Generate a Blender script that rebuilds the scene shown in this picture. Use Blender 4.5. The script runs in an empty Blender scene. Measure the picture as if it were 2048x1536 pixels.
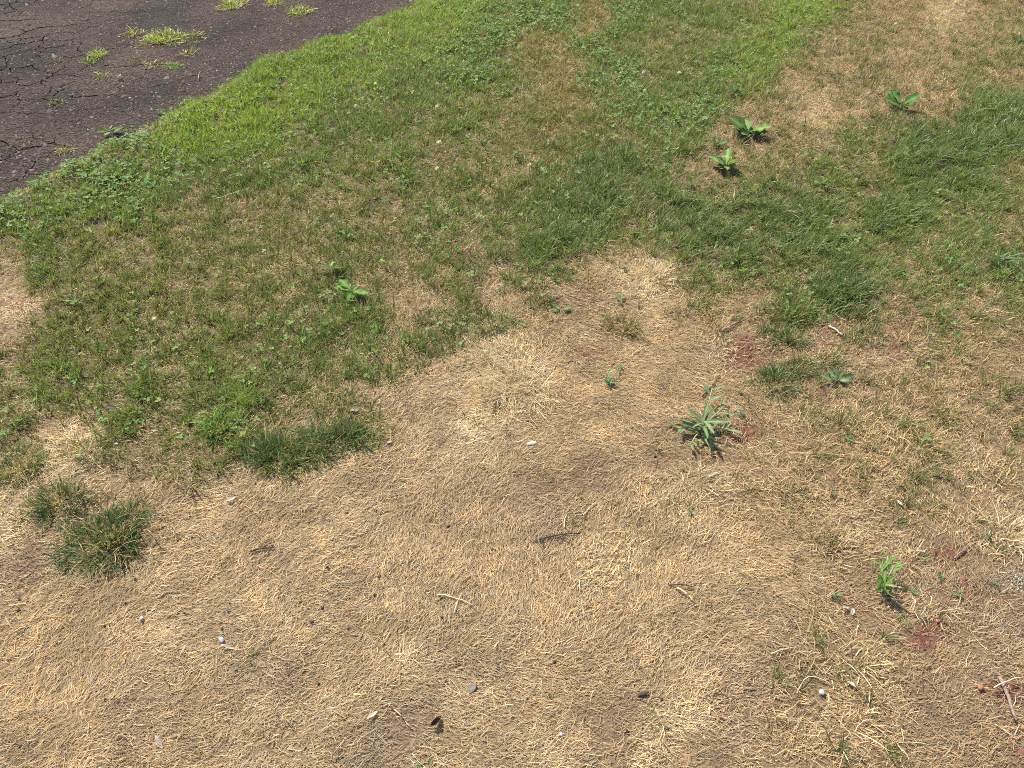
import bpy, math, random
import numpy as np
from mathutils import Vector, noise as mnoise

# ------------------------------------------------------------------ camera
scene = bpy.context.scene
COL = scene.collection
CAM_H, PITCH, LENS = 1.55, math.radians(46.0), 26.0
FOC = LENS / 36.0 * 2048.0                       # focal length in photo pixels
cam_d = bpy.data.cameras.new('camera')
cam_d.lens, cam_d.sensor_width, cam_d.clip_start, cam_d.clip_end = LENS, 36.0, 0.05, 400.0
cam = bpy.data.objects.new('camera', cam_d)
cam.location = (0, 0, CAM_H)
cam.rotation_euler = (math.pi / 2 - PITCH, 0, 0)
COL.objects.link(cam)
scene.camera = cam

# ------------------------------------------------------------------ light
SUN_EL, SUN_AZ = math.radians(54.0), math.radians(-40.0)   # azimuth from +Y towards +X
world = bpy.data.worlds.new('World')
scene.world = world
world.use_nodes = True
wn = world.node_tree.nodes
sky = wn.new('ShaderNodeTexSky')
sky.sky_type = 'NISHITA'
sky.sun_disc = False
sky.sun_elevation = SUN_EL
sky.sun_rotation = SUN_AZ
sky.dust_density = 2.0
wn['Background'].inputs['Strength'].default_value = 0.115
world.node_tree.links.new(sky.outputs[0], wn['Background'].inputs['Color'])
sd = bpy.data.lights.new('sun', 'SUN')
sd.energy, sd.angle, sd.color = 4.4, math.radians(0.8), (1.0, 0.95, 0.86)
sun = bpy.data.objects.new('sun', sd)
sdir = Vector((math.sin(SUN_AZ) * math.cos(SUN_EL), math.cos(SUN_AZ) * math.cos(SUN_EL), math.sin(SUN_EL)))
sun.rotation_euler = sdir.to_track_quat('Z', 'Y').to_euler()
sun.location = sdir * 20
COL.objects.link(sun)
vs = scene.view_settings
vs.view_transform, vs.look, vs.exposure, vs.gamma = 'Standard', 'None', 0.92, 1.0
vs.use_curve_mapping = False
scene.cycles.max_bounces = 6
scene.cycles.diffuse_bounces = 3
scene.cycles.transmission_bounces = 3
scene.cycles.glossy_bounces = 2
scene.cycles.filter_width = 0.9
scene.cycles.use_denoising = False

rng = np.random.default_rng(7)
random.seed(7)

# ------------------------------------------------------------------ noise
_tab = np.random.default_rng(3).random((256, 256))
def vnoise(x, y, s, ox=0.0, oy=0.0):
    x = np.asarray(x) / s + ox + 500.3
    y = np.asarray(y) / s + oy + 500.7
    xi, yi = np.floor(x).astype(int), np.floor(y).astype(int)
    fx, fy = x - xi, y - yi
    fx, fy = fx * fx * (3 - 2 * fx), fy * fy * (3 - 2 * fy)
    a, b = _tab[xi & 255, yi & 255], _tab[(xi + 1) & 255, yi & 255]
    c, d = _tab[xi & 255, (yi + 1) & 255], _tab[(xi + 1) & 255, (yi + 1) & 255]
    return (a * (1 - fx) + b * fx) * (1 - fy) + (c * (1 - fx) + d * fx) * fy
def fbm(x, y, s, ox=0.0):
    return (vnoise(x, y, s, ox) * .55 + vnoise(x, y, s * .47, ox + 9.1) * .3 + vnoise(x, y, s * .21, ox + 31.7) * .15)
def sstep(a, b, x):
    t = np.clip((x - a) / (b - a), 0, 1)
    return t * t * (3 - 2 * t)

# ------------------------------------------------------------------ photo pixel <-> ground
cp, sp = math.cos(PITCH), math.sin(PITCH)
def project(x, y, z=0.0):
    dz = z - CAM_H
    d = y * cp - dz * sp
    v = y * sp + dz * cp
    d = np.maximum(d, 0.05)
    return 1024 + FOC * x / d, 768 - FOC * v / d
def unproj(u, v, z=0.0):
    cx, cy = (u - 1024) / FOC, -(v - 768) / FOC
    dy, dz = cp + cy * sp, -sp + cy * cp
    t = (z - CAM_H) / dz
    return cx * t, dy * t
def scale_at(u, v):
    x, y = unproj(u, v)
    return FOC / (y * cp + CAM_H * sp)            # photo pixels per metre across

# driveway edge on the ground
EDGE_PX = [(-300, 520), (-120, 440), (0, 379), (70, 342), (137, 308), (239, 258), (330, 210), (410, 168), (513, 116),
           (600, 88), (700, 60), (806, 8), (900, -30), (1060, -100)]
EDGE = np.array([unproj(u, v) for u, v in EDGE_PX])
e0 = EDGE[0] + (EDGE[0] - EDGE[2]) / np.linalg.norm(EDGE[0] - EDGE[2]) * 40
e1 = EDGE[-1] + (EDGE[-1] - EDGE[-3]) / np.linalg.norm(EDGE[-1] - EDGE[-3]) * 40
EDGE = np.vstack([e0, EDGE, e1])
def lawn_dist(x, y):
    """signed distance to the driveway edge, positive on the lawn"""
    x, y = np.asarray(x, float), np.asarray(y, float)
    best = np.full(x.shape, 1e9)
    sg = np.ones(x.shape)
    for i in range(len(EDGE) - 1):
        a, b = EDGE[i], EDGE[i + 1]
        d = b - a
        L2 = d @ d
        t = np.clip(((x - a[0]) * d[0] + (y - a[1]) * d[1]) / L2, 0, 1)
        px, py = x - a[0] - t * d[0], y - a[1] - t * d[1]
        dd = np.hypot(px, py)
        cr = d[0] * (y - a[1]) - d[1] * (x - a[0])
        m = dd < best
        sg = np.where(m, np.where(cr > 0, -1.0, 1.0), sg)
        best = np.where(m, dd, best)
    return best * sg
DRIVE_Z = -0.03
def edge_dist(x, y):
    return lawn_dist(x, y) + (vnoise(x, y, .30, 3.3) - .5) * .05 + (vnoise(x, y, .09, 6.6) - .5) * .09 + (vnoise(x, y, .03, 9.6) - .5) * .04
def height(x, y):
    s = edge_dist(x, y)
    bump = (vnoise(x, y, .55, 1.7) - .5) * .018 + (vnoise(x, y, .21, 5.1) - .5) * .009 + (vnoise(x, y, .075, 8.4) - .5) * .013
    k = sstep(-.03, .12, s)
    return -.055 * (1 - k) + bump * k
def ground(u, v):
    z = 0.0
    for _ in range(4):
        x, y = unproj(u, v, z)
        z = float(height(np.array([x]), np.array([y]))[0])
        if float(lawn_dist(np.array([x]), np.array([y]))[0]) < -.02:
            z = max(z, DRIVE_Z)
    return Vector((x, y, z))

# ------------------------------------------------------------------ what grows where (64-pixel cells laid on the ground)
GRID = """
AAAAAAAAAAAALLLCCCyCgggoLLommpmm
AAAAAAAAAALLLLCCyyCgoogLLmmmmmmo
AAAAAAALLLLLggCgoyCCogCLmmmmmmom
AAAAALLLLLggoggooyoCCCgmmpmmmmgd
AAACCLLLLggggogooogoggmmmmgodddd
ACCCCCgggggogoooogddgmmooggodddo
CCCCgooooooooggogddgddgdddoddggo
ggoooooooogoogoggdgogdddddgggggo
sdooooooooooooosggsppoggogdgoggg
psooooooooggssossrsspsosggdmmomo
sooogogoogogoggpssrsttssmrmrmomm
oggogogoggogosppptttttsrsssssmms
ogoggogLgoossttppttttttssmsmmmsm
ospggoogoooottppttttsrsssmmmmmsm
spposooooottttttttbbbssssmmmmmss
psssssttttttttttbbbbppssssssmsss
psssstttttttttttbbttttttsssssssp
bbstttttbtttttttbtppttttttsbsrbs
tttttttttttbttbtttptttttttbbbrrb
ttttttttttbtttttttttttttbsbbbrbb
ttttttttbtttptttttttttbbbsssrrbb
ttttbtttbtttttttttttttbbssssbbrr
tttbbtttttttbttttttbppbrssrsbbbr
bttbbttttttbbtttttbbptbsssssbbbb
""".split()
KEYS = 'LCgdoysmpbtr'
GRID = [(r + r[-1] * 32)[:32] for r in GRID]
ONE = np.zeros((24, 32, len(KEYS)))
for j, r in enumerate(GRID):
    for i, c in enumerate(r):
        if c == 'A':
            c = 'L'
        if c == 'r':                              # red soil is laid as separate spots below
            c = 'b'
        ONE[j, i, KEYS.index(c)] = 1
def cover(x, y):
    """class weights at ground points, edges made ragged with ground-space noise"""
    wx = x + (fbm(x, y, .16, 2.0) - .5) * .10
    wy = y + (fbm(x, y, .16, 17.0) - .5) * .11
    u, v = project(wx, wy)
    gx, gy = np.clip(u / 64 - .5, 0, 30.999), np.clip(v / 64 - .5, 0, 22.999)
    i, j = gx.astype(int), gy.astype(int)
    fx, fy = (gx - i)[:, None], (gy - j)[:, None]
    w = (ONE[j, i] * (1 - fx) + ONE[j, i + 1] * fx) * (1 - fy) + (ONE[j + 1, i] * (1 - fx) + ONE[j + 1, i + 1] * fx) * fy
    w = w ** 1.4
    return w / w.sum(1, keepdims=True)
#            green  dry   mat   (blades per square metre)
DENS = dict(L=(46e3, 2e3, 8e3), C=(36e3, 3e3, 9e3), g=(40e3, 4.5e3, 18e3), d=(38e3, 2.6e3, 12e3), o=(35e3, 7e3, 26e3),
            y=(26e3, 13e3, 22e3), s=(2.0e3, 13e3, 46e3), m=(9e3, 16e3, 38e3), p=(1.2e3, 9e3, 84e3), b=(.2e3, 1.4e3, 92e3),
            t=(.1e3, .8e3, 128e3), r=(.4e3, 3.5e3, 40e3))
GLEN = dict(L=.034, C=.029, g=.034, d=.050, o=.030, y=.030, s=.032, m=.034, p=.03, b=.025, t=.025, r=.025)
GCOL = dict(L=(.245, .340, .062), C=(.170, .260, .058), g=(.158, .225, .056), d=(.122, .192, .053), o=(.166, .208, .058),
            y=(.245, .215, .065), s=(.125, .160, .050), m=(.140, .170, .055), p=(.16, .17, .06), b=(.12, .15, .05), t=(.13, .165, .05), r=(.11, .14, .05))
DCOL = dict(L=(.42, .36, .18), C=(.40, .33, .16), g=(.42, .33, .165), d=(.40, .31, .155), o=(.43, .325, .16), y=(.45, .345, .165),
            s=(.455, .335, .180), m=(.455, .335, .175), p=(.56, .425, .240), b=(.37, .262, .148), t=(.43, .308, .165), r=(.40, .275, .155))
RED = [(1862, 1275, 44, 30, 1.0), (2020, 1385, 46, 40, 1.0), (1905, 1118, 50, 26, .8), (1925, 1185, 40, 22, .6), (1490, 715, 42, 30, .9), (1500, 690, 30, 20, .7),
       (1495, 868, 34, 26, .9), (1650, 700, 30, 18, .6), (1660, 650, 36, 14, .6), (1175, 700, 50, 16, .65), (1085, 600, 34, 16, .7), (1170, 582, 40, 12, .6), (1745, 1425, 24, 14, .8), (1440, 1425, 26, 14, .7),
       (1790, 700, 40, 18, .5), (1800, 655, 36, 14, .6), (60, 1085, 44, 22, .4), (925, 500, 36, 14, .6), (500, 428, 34, 10, .5), (1905, 560, 40, 20, .5), (1880, 148, 26, 10, .5), (20, 605, 40, 14, .6),
       (1690, 1200, 50, 26, .45), (2040, 1500, 40, 30, .4), (1165, 610, 30, 12, .5)]
def redness(x, y):
    u, v = project(x, y)
    u = u + (fbm(x, y, .05, 44.0) - .5) * 70
    v = v + (fbm(x, y, .05, 48.0) - .5) * 50
    r = np.zeros(len(x))
    for a, b, ru, rv, k in RED:
        r = np.maximum(r, k * sstep(1.35, .55, np.hypot((u - a) / ru, (v - b) / rv)))
    return r
edx, edy = EDGE[-2] - EDGE[3]
edl = math.hypot(edx, edy); edx, edy = edx / edl, edy / edl
def streak(x, y):
    """long mower streaks running along the driveway, -1..1"""
    a, b = x * edx + y * edy, -x * edy + y * edx
    return np.clip((vnoise(a / 4.5, b, .10, 91.0) * .6 + vnoise(a / 3.5, b, .045, 95.0) * .4 - .5) * 3.2, -1, 1)
def table(d):
    return np.array([d[k] for k in KEYS])
T_DENS, T_GLEN, T_GCOL, T_DCOL = table(DENS), table(GLEN), table(GCOL), table(DCOL)

# the stretch of ground that is planted: the view plus a margin on every side
QUAD = np.array([unproj(-300, -120), unproj(2350, -120), unproj(2350, 1720), unproj(-300, 1720)])
X0, X1, Y0, Y1 = QUAD[:, 0].min(), QUAD[:, 0].max(), QUAD[:, 1].min(), QUAD[:, 1].max()
CLEAR = [(1495, 268, 40), (1450, 338, 36), (1800, 216, 36), (662, 540, 24), (705, 588, 28), (1122, 622, 18), (1672, 760, 30), (1470, 188, 22), (222, 266, 24), (1400, 858, 40)]
CLEAR = [(*unproj(u, v), r / scale_at(u, v)) for u, v, r in CLEAR]
def scatter(dens, ya=None, yb=None):
    ya, yb = Y0 if ya is None else ya, Y1 if yb is None else yb
    hw = max(abs(X0), abs(X1)) if yb > 2.5 else float(unproj(2350, project(0.0, yb)[1])[0])
    n = int(dens * 2 * hw * (yb - ya))
    x, y = rng.uniform(-hw, hw, n), rng.uniform(ya, yb, n)
    u, v = project(x, y)
    m = (u > -300) & (u < 2350) & (v > -120) & (v < 1720)
    x, y, u, v = x[m], y[m], u[m], v[m]
    out = (u < -40) | (u > 2088) | (v < -40) | (v > 1600)
    m = ~out | (rng.random(len(x)) < .4)
    x, y = x[m], y[m]
    m = edge_dist(x, y) + rng.normal(0, .012, len(x)) > .0
    for a, b, r in CLEAR:
        m &= (np.hypot(x - a, y - b) > r) | (rng.random(len(x)) < .4)
    return x[m], y[m]

# ------------------------------------------------------------------ materials
def mat_new(name):
    m = bpy.data.materials.new(name)
    m.use_nodes = True
    nt = m.node_tree
    return m, nt.nodes, nt.links, nt.nodes['Principled BSDF'], nt.nodes['Material Output']
def leaf_material(name, transl, rough, spec, color=None, var=0.25, vscale=60.0):
    m, N, Lk, P, out = mat_new(name)
    if color is None:
        src = N.new('ShaderNodeAttribute'); src.attribute_name = 'col'
        csock = src.outputs['Color']
    else:
        nz = N.new('ShaderNodeTexNoise'); nz.inputs['Scale'].default_value = vscale; nz.inputs['Detail'].default_value = 3
        tc = N.new('ShaderNodeTexCoord'); Lk.new(tc.outputs['Object'], nz.inputs['Vector'])
        rp = N.new('ShaderNodeValToRGB')
        rp.color_ramp.elements[0].position, rp.color_ramp.elements[1].position = .3, .7
        rp.color_ramp.elements[0].color = tuple(c * (1 - var) for c in color) + (1,)
        rp.color_ramp.elements[1].color = tuple(min(1, c * (1 + var)) for c in color) + (1,)
        Lk.new(nz.outputs['Fac'], rp.inputs['Fac'])
        csock = rp.outputs['Color']
    P.inputs['Roughness'].default_value = rough
    P.inputs['Specular IOR Level'].default_value = spec
    Lk.new(csock, P.inputs['Base Color'])
    if transl > 0:
        T = N.new('ShaderNodeBsdfTranslucent')
        mul = N.new('ShaderNodeMix'); mul.data_type = 'RGBA'; mul.blend_type = 'MULTIPLY'; mul.inputs['Factor'].default_value = 1
        mul.inputs['B'].default_value = (1.25, 1.25, .7, 1)
        Lk.new(csock, mul.inputs['A']); Lk.new(mul.outputs['Result'], T.inputs['Color'])
        mx = N.new('ShaderNodeMixShader'); mx.inputs[0].default_value = transl
        Lk.new(P.outputs[0], mx.inputs[1]); Lk.new(T.outputs[0], mx.inputs[2]); Lk.new(mx.outputs[0], out.inputs['Surface'])
    return m
M_GREEN = leaf_material('green_blade', .40, .42, .32)
M_STRAW = leaf_material('straw_blade', .25, .55, .25)
M_LEAF = leaf_material('broad_leaf', .30, .55, .16)
def hard_material(name, c0, c1, scale=80, rough=.85, bump=.4, spec=.3):
    m, N, Lk, P, out = mat_new(name)
    tc = N.new('ShaderNodeTexCoord')
    nz = N.new('ShaderNodeTexNoise'); nz.inputs['Scale'].default_value = scale; nz.inputs['Detail'].default_value = 6
    Lk.new(tc.outputs['Object'], nz.inputs['Vector'])
    rp = N.new('ShaderNodeValToRGB')
    rp.color_ramp.elements[0].position, rp.color_ramp.elements[1].position = .32, .68
    rp.color_ramp.elements[0].color, rp.color_ramp.elements[1].color = (*c0, 1), (*c1, 1)
    Lk.new(nz.outputs['Fac'], rp.inputs['Fac']); Lk.new(rp.outputs['Color'], P.inputs['Base Color'])
    bp = N.new('ShaderNodeBump'); bp.inputs['Strength'].default_value = bump; bp.inputs['Distance'].default_value = .004
    Lk.new(nz.outputs['Fac'], bp.inputs['Height']); Lk.new(bp.outputs['Normal'], P.inputs['Normal'])
    P.inputs['Roughness'].default_value = rough
    P.inputs['Specular IOR Level'].default_value = spec
    return m

# soil: colour from a vertex attribute (soil kind) broken up with noise
M_SOIL, N, Lk, P, out = mat_new('soil')
at = N.new('ShaderNodeAttribute'); at.attribute_name = 'col'
tc = N.new('ShaderNodeTexCoord')
nz = N.new('ShaderNodeTexNoise'); nz.inputs['Scale'].default_value = 130; nz.inputs['Detail'].default_value = 8; nz.inputs['Roughness'].default_value = .7
Lk.new(tc.outputs['Object'], nz.inputs['Vector'])
rp = N.new('ShaderNodeValToRGB')
rp.color_ramp.elements[0].position, rp.color_ramp.elements[1].position = .3, .72
rp.color_ramp.elements[0].color, rp.color_ramp.elements[1].color = (.45, .45, .45, 1), (1.5, 1.45, 1.4, 1)
Lk.new(nz.outputs['Fac'], rp.inputs['Fac'])
mul = N.new('ShaderNodeMix'); mul.data_type = 'RGBA'; mul.blend_type = 'MULTIPLY'; mul.inputs['Factor'].default_value = 1
Lk.new(at.outputs['Color'], mul.inputs['A']); Lk.new(rp.outputs['Color'], mul.inputs['B']); Lk.new(mul.outputs['Result'], P.inputs['Base Color'])
bp = N.new('ShaderNodeBump'); bp.inputs['Strength'].default_value = .9; bp.inputs['Distance'].default_value = .006
Lk.new(nz.outputs['Fac'], bp.inputs['Height']); Lk.new(bp.outputs['Normal'], P.inputs['Normal'])
P.inputs['Roughness'].default_value = .95
P.inputs['Specular IOR Level'].default_value = .1

# asphalt: weathered brown-grey binder with stone fleck and broad stains
M_ASPH, N, Lk, P, out = mat_new('weathered_asphalt')
tc = N.new('ShaderNodeNewGeometry')
vo = N.new('ShaderNodeTexVoronoi'); vo.inputs['Scale'].default_value = 120
n1 = N.new('ShaderNodeTexNoise'); n1.inputs['Scale'].default_value = 2.2; n1.inputs['Detail'].default_value = 5
n2 = N.new('ShaderNodeTexNoise'); n2.inputs['Scale'].default_value = 90; n2.inputs['Detail'].default_value = 6
for n_ in (vo, n1, n2):
    Lk.new(tc.outputs['Position'], n_.inputs['Vector'])
r1 = N.new('ShaderNodeValToRGB')
r1.color_ramp.elements[0].position, r1.color_ramp.elements[1].position = .36, .66
r1.color_ramp.elements[0].color, r1.color_ramp.elements[1].color = (.030, .022, .019, 1), (.068, .046, .035, 1)
Lk.new(n1.outputs['Fac'], r1.inputs['Fac'])
r2 = N.new('ShaderNodeValToRGB')
r2.color_ramp.elements[0].color, r2.color_ramp.elements[1].color = (.3, .3, .3, 1), (1.8, 1.75, 1.7, 1)
Lk.new(vo.outputs['Color'], r2.inputs['Fac'])
mul = N.new('ShaderNodeMix'); mul.data_type = 'RGBA'; mul.blend_type = 'MULTIPLY'; mul.inputs['Factor'].default_value = 1
Lk.new(r1.outputs['Color'], mul.inputs['A']); Lk.new(r2.outputs['Color'], mul.inputs['B']); Lk.new(mul.outputs['Result'], P.inputs['Base Color'])
ad = N.new('ShaderNodeMath'); ad.operation = 'ADD'
Lk.new(vo.outputs['Distance'], ad.inputs[0]); Lk.new(n2.outputs['Fac'], ad.inputs[1])
bp = N.new('ShaderNodeBump'); bp.inputs['Strength'].default_value = 1.0; bp.inputs['Distance'].default_value = .009
Lk.new(ad.outputs[0], bp.inputs['Height']); Lk.new(bp.outputs['Normal'], P.inputs['Normal'])
P.inputs['Roughness'].default_value = .9
P.inputs['Specular IOR Level'].default_value = .2

M_CRACK = hard_material('crack_dirt', (.018, .014, .012), (.04, .03, .025), 60)
M_CHIP = leaf_material('stone_chip', 0, .8, .3)

# ------------------------------------------------------------------ mesh helpers
def tag(o, label=None, cat=None, group=None, kind=None):
    if label: o['label'] = label
    if cat: o['category'] = cat
    if group: o['group'] = group
    if kind: o['kind'] = kind
    return o
def raw_mesh(name, V, faces_idx, sizes, material, cols=None):
    me = bpy.data.meshes.new(name)
    me.vertices.add(len(V))
    me.vertices.foreach_set('co', np.ascontiguousarray(V, dtype=np.float32).ravel())
    me.loops.add(len(faces_idx))
    me.loops.foreach_set('vertex_index', np.ascontiguousarray(faces_idx, dtype=np.int32))
    me.polygons.add(len(sizes))
    me.polygons.foreach_set('loop_start', np.concatenate([[0], np.cumsum(sizes)[:-1]]).astype(np.int32))
    if cols is not None:
        a = me.color_attributes.new('col', 'FLOAT_COLOR', 'POINT')
        c4 = np.ones((len(V), 4), np.float32); c4[:, :3] = cols
        a.data.foreach_set('color', c4.ravel())
    me.materials.append(material)
    me.update(calc_edges=True)
    return me
def link(name, me, parent=None, loc=None):
    o = bpy.data.objects.new(name, me)
    COL.objects.link(o)
    if loc is not None: o.location = loc
    if parent is not None: o.parent = parent
    return o
def empty(name, loc):
    o = bpy.data.objects.new(name, None)
    o.empty_display_size = .02
    o.location = loc
    COL.objects.link(o)
    return o
def blades(base, L, W, az, lean, curl, wig, nseg, col, tipcol=None, basecol=None, twist=None):
    """ribbons: base (n,3); per-blade arrays; returns V, loops, sizes, cols"""
    n = len(L)
    nv = 2 * nseg + 1
    V = np.zeros((n, nv, 3), np.float32)
    C = np.zeros((n, nv, 3), np.float32)
    p = np.array(base, float)
    if twist is None: twist = rng.normal(0, .5, n)
    for k in range(nseg + 1):
        t = k / nseg
        th = lean + curl * t
        a = az + wig * t
        d = np.stack([np.sin(th) * np.cos(a), np.sin(th) * np.sin(a), np.cos(th)], 1)
        side = np.stack([-np.sin(a), np.cos(a), np.zeros(n)], 1)
        upv = np.cross(d, side)
        sd_ = side * np.cos(twist)[:, None] + upv * np.sin(twist)[:, None]
        w = (W * .5 * (1 - .35 * t if k < nseg else 0))[:, None]
        c = col if tipcol is None else col * (1 - t ** 2.5) + tipcol * t ** 2.5
        if basecol is not None:
            c = c * min(1, .25 + 1.9 * t) + basecol * max(0, .75 - 1.9 * t)
        if k < nseg:
            V[:, 2 * k], V[:, 2 * k + 1] = p - sd_ * w, p + sd_ * w
            C[:, 2 * k] = C[:, 2 * k + 1] = c
        else:
            V[:, 2 * k] = p
            C[:, 2 * k] = c
        p = p + d * (L / nseg)[:, None]
    loops = []
    for k in range(nseg - 1):
        loops += [2 * k, 2 * k + 1, 2 * k + 3, 2 * k + 2]
    loops += [2 * nseg - 2, 2 * nseg - 1, 2 * nseg]
    loops = np.array(loops)
    I = (loops[None, :] + (np.arange(n) * nv)[:, None]).ravel()
    S = np.tile(np.array([4] * (nseg - 1) + [3]), n)
    return V.reshape(-1, 3), I, S, C.reshape(-1, 3)
def merge(parts):
    V, I, S, C, off = [], [], [], [], 0
    for v, i, s, c in parts:
        V.append(v); I.append(i + off); S.append(s); C.append(c); off += len(v)
    return np.concatenate(V), np.concatenate(I), np.concatenate(S), np.concatenate(C)

# ------------------------------------------------------------------ ground sheet
def axis(a, b, step):
    core = np.arange(a, b, step)
    ext, s, p = [], step, 0.0
    while p < 90:
        s *= 1.35; p += s; ext.append(p)
    ext = np.array(ext)
    return np.concatenate([a - ext[::-1], core, core[-1] + ext])
gx, gy = axis(X0 - .2, X1 + .2, .036), axis(Y0 - .2, Y1 + .2, .036)
GX, GY = np.meshgrid(gx, gy)
fx_, fy_ = GX.ravel(), GY.ravel()
gz = height(fx_, fy_)
wgt = cover(np.clip(fx_, X0, X1), np.clip(fy_, Y0, Y1))
SOIL = dict(L=(.09, .075, .04), C=(.08, .07, .04), g=(.105, .088, .046), d=(.085, .072, .038), o=(.13, .102, .054), y=(.15, .10, .05),
            s=(.19, .132, .080), p=(.26, .195, .115), b=(.17, .122, .076), t=(.23, .165, .095), r=(.125, .060, .040), m=(.15, .105, .062))
soil = wgt @ table(SOIL)
rd = redness(fx_, fy_)[:, None]
soil = soil * (1 - rd) + np.array([.135, .058, .036]) * rd
# beyond the planted stretch the sheet carries the colour of grass seen from afar
far = sstep(.0, 1.2, np.maximum(np.maximum(X0 - fx_, fx_ - X1), np.maximum(Y0 - fy_, fy_ - Y1)))[:, None]
soil = soil * (1 - far) + np.array([.11, .12, .045]) * far
nx, ny = len(gx), len(gy)
ii = np.arange(nx * ny).reshape(ny, nx)
Q = np.stack([ii[:-1, :-1], ii[:-1, 1:], ii[1:, 1:], ii[1:, :-1]], -1).reshape(-1)
me = raw_mesh('lawn_ground', np.stack([fx_, fy_, gz], 1), Q, np.full(len(Q) // 4, 4), M_SOIL, soil)
tag(link('lawn_ground', me), kind='structure')

# ------------------------------------------------------------------ driveway: base and cracked pieces
dv, df = [], []
ed = EDGE
nrm = np.array([-(ed[-1] - ed[0])[1], (ed[-1] - ed[0])[0]]); nrm /= np.linalg.norm(nrm)
for k, e in enumerate(ed):
    a, b = e - nrm * .15, e + nrm * 60
    dv += [(a[0], a[1], DRIVE_Z - .016), (b[0], b[1], DRIVE_Z - .016)]
    if k: df.append((2 * k - 2, 2 * k, 2 * k + 1, 2 * k - 1))
me = bpy.data.meshes.new('driveway'); me.from_pydata(dv, [], df); me.materials.append(M_CRACK)
drive = tag(link('driveway', me), kind='structure')

def clip_poly(poly, n, c):
    res = []
    for i in range(len(poly)):
        a, b = poly[i], poly[(i + 1) % len(poly)]
        da, db = a @ n - c, b @ n - c
        if da <= 0: res.append(a)
        if (da < 0 < db) or (db < 0 < da):
            res.append(a + (b - a) * (da / (da - db)))
    return res
sites = []
r2 = random.Random(11)
tries = 0
DX0, DX1, DY0, DY1 = unproj(-420, 0)[0], unproj(950, -170)[0] + .4, unproj(0, 520)[1] - .3, unproj(0, -170)[1] + .8
def crack_size(x, y):
    u, v = project(x, y)
    k = float(sstep(120, 420, u + 60 * math.sin(v * .03)))
    return .046 + .14 * k, max(0.0, .0026 * (1 - 1.2 * k))
while tries < 20000 and len(sites) < 700:
    tries += 1
    x, y = r2.uniform(DX0, DX1), r2.uniform(DY0, DY1)
    if float(lawn_dist(np.array([x]), np.array([y]))[0]) > .1: continue
    s = crack_size(x, y)[0]
    if all((x - a) ** 2 + (y - b) ** 2 > (s * .8) ** 2 for a, b in sites): sites.append((x, y))
PTS = np.array(sites)
def wob(p):
    x, y = p
    return np.array([x + (float(fbm(x, y, .035, 4.0)) - .5) * .055, y + (float(fbm(x, y, .035, 40.0)) - .5) * .055])
for i, p in enumerate(PTS):
    d2 = ((PTS - p) ** 2).sum(1)
    order = np.argsort(d2)[1:26]
    R = .7
    poly = [p + np.array(q) for q in ((-R, -R), (R, -R), (R, R), (-R, R))]
    for j in order:
        n_ = PTS[j] - p
        poly = clip_poly(poly, n_, n_ @ (p + PTS[j]) / 2)
        if len(poly) < 3: break
    if len(poly) < 3: continue
    ring = []
    for k in range(len(poly)):
        a, b = poly[k], poly[(k + 1) % len(poly)]
        m_ = max(1, int(np.linalg.norm(b - a) / .019))
        for q in range(m_):
            ring.append(wob(a + (b - a) * q / m_))
    ring = np.array(ring)
    if lawn_dist(ring[:, 0], ring[:, 1]).min() > .06: continue
    c = ring.mean(0)
    gap = crack_size(*c)[1]
    tl = [r2.uniform(-1, 1) * .012 * min(1, gap / .004) for _ in range(2)]
    dz0 = r2.uniform(-.0015, .0015) * min(1, gap / .001)
    def lay(inset, z):
        dirs = c - ring
        dl = np.linalg.norm(dirs, axis=1, keepdims=True)
        inset = inset * (.12 + 1.3 * sstep(.42, .62, fbm(ring[:, 0], ring[:, 1], .22, 61.0)))[:, None]
        q = ring + dirs / np.maximum(dl, 1e-6) * inset
        zz = DRIVE_Z + dz0 + z + (q - c) @ np.array(tl) * .5
        return [(q[k, 0] - c[0], q[k, 1] - c[1], zz[k]) for k in range(len(q))]
    nr = len(ring)
    verts = lay(gap * .5, -.016) + lay(gap * .6, -.0025) + lay(gap * .6 + min(.003, gap * .8), 0)
    faces = []
    for s_ in range(2):
        for k in range(nr):
            k2 = (k + 1) % nr
            faces.append((s_ * nr + k, s_ * nr + k2, (s_ + 1) * nr + k2, (s_ + 1) * nr + k))
    faces.append(tuple(range(2 * nr, 3 * nr)))
    me = bpy.data.meshes.new('asphalt_piece'); me.from_pydata(verts, [], faces); me.materials.append(M_ASPH)
    for pl in me.polygons: pl.use_smooth = False
    link('asphalt_piece', me, drive, (c[0], c[1], 0))

# loose stone grain on the asphalt (uncountable)
n = 60000
cx_, cy_ = rng.uniform(DX0, DX1, n), rng.uniform(DY0, DY1, n)
ld = lawn_dist(cx_, cy_)
m = (ld < .02) & (rng.random(n) < .5 + .5 * sstep(-.6, 0, ld))
cx_, cy_ = cx_[m], cy_[m]
n = len(cx_)
OCT = np.array([(1, 0, 0), (0, 1, 0), (-1, 0, 0), (0, -1, 0), (0, 0, 1)], float)
OF = np.array([0, 1, 4, 1, 2, 4, 2, 3, 4, 3, 0, 4])
r_ = np.exp(rng.normal(math.log(.0036), .45, n))
V = OCT[None] * rng.uniform(.6, 1.3, (n, 5, 3)) * r_[:, None, None]
V[:, :, 2] *= .9
a = rng.uniform(0, 6.28, n); ca, sa = np.cos(a)[:, None], np.sin(a)[:, None]
V = np.stack([V[:, :, 0] * ca - V[:, :, 1] * sa, V[:, :, 0] * sa + V[:, :, 1] * ca, V[:, :, 2]], -1)
V += np.stack([cx_, cy_, np.full(n, DRIVE_Z + .0004)], 1)[:, None, :]
g = rng.lognormal(math.log(.062), .45, n).clip(0, .22)[:, None]
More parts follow.
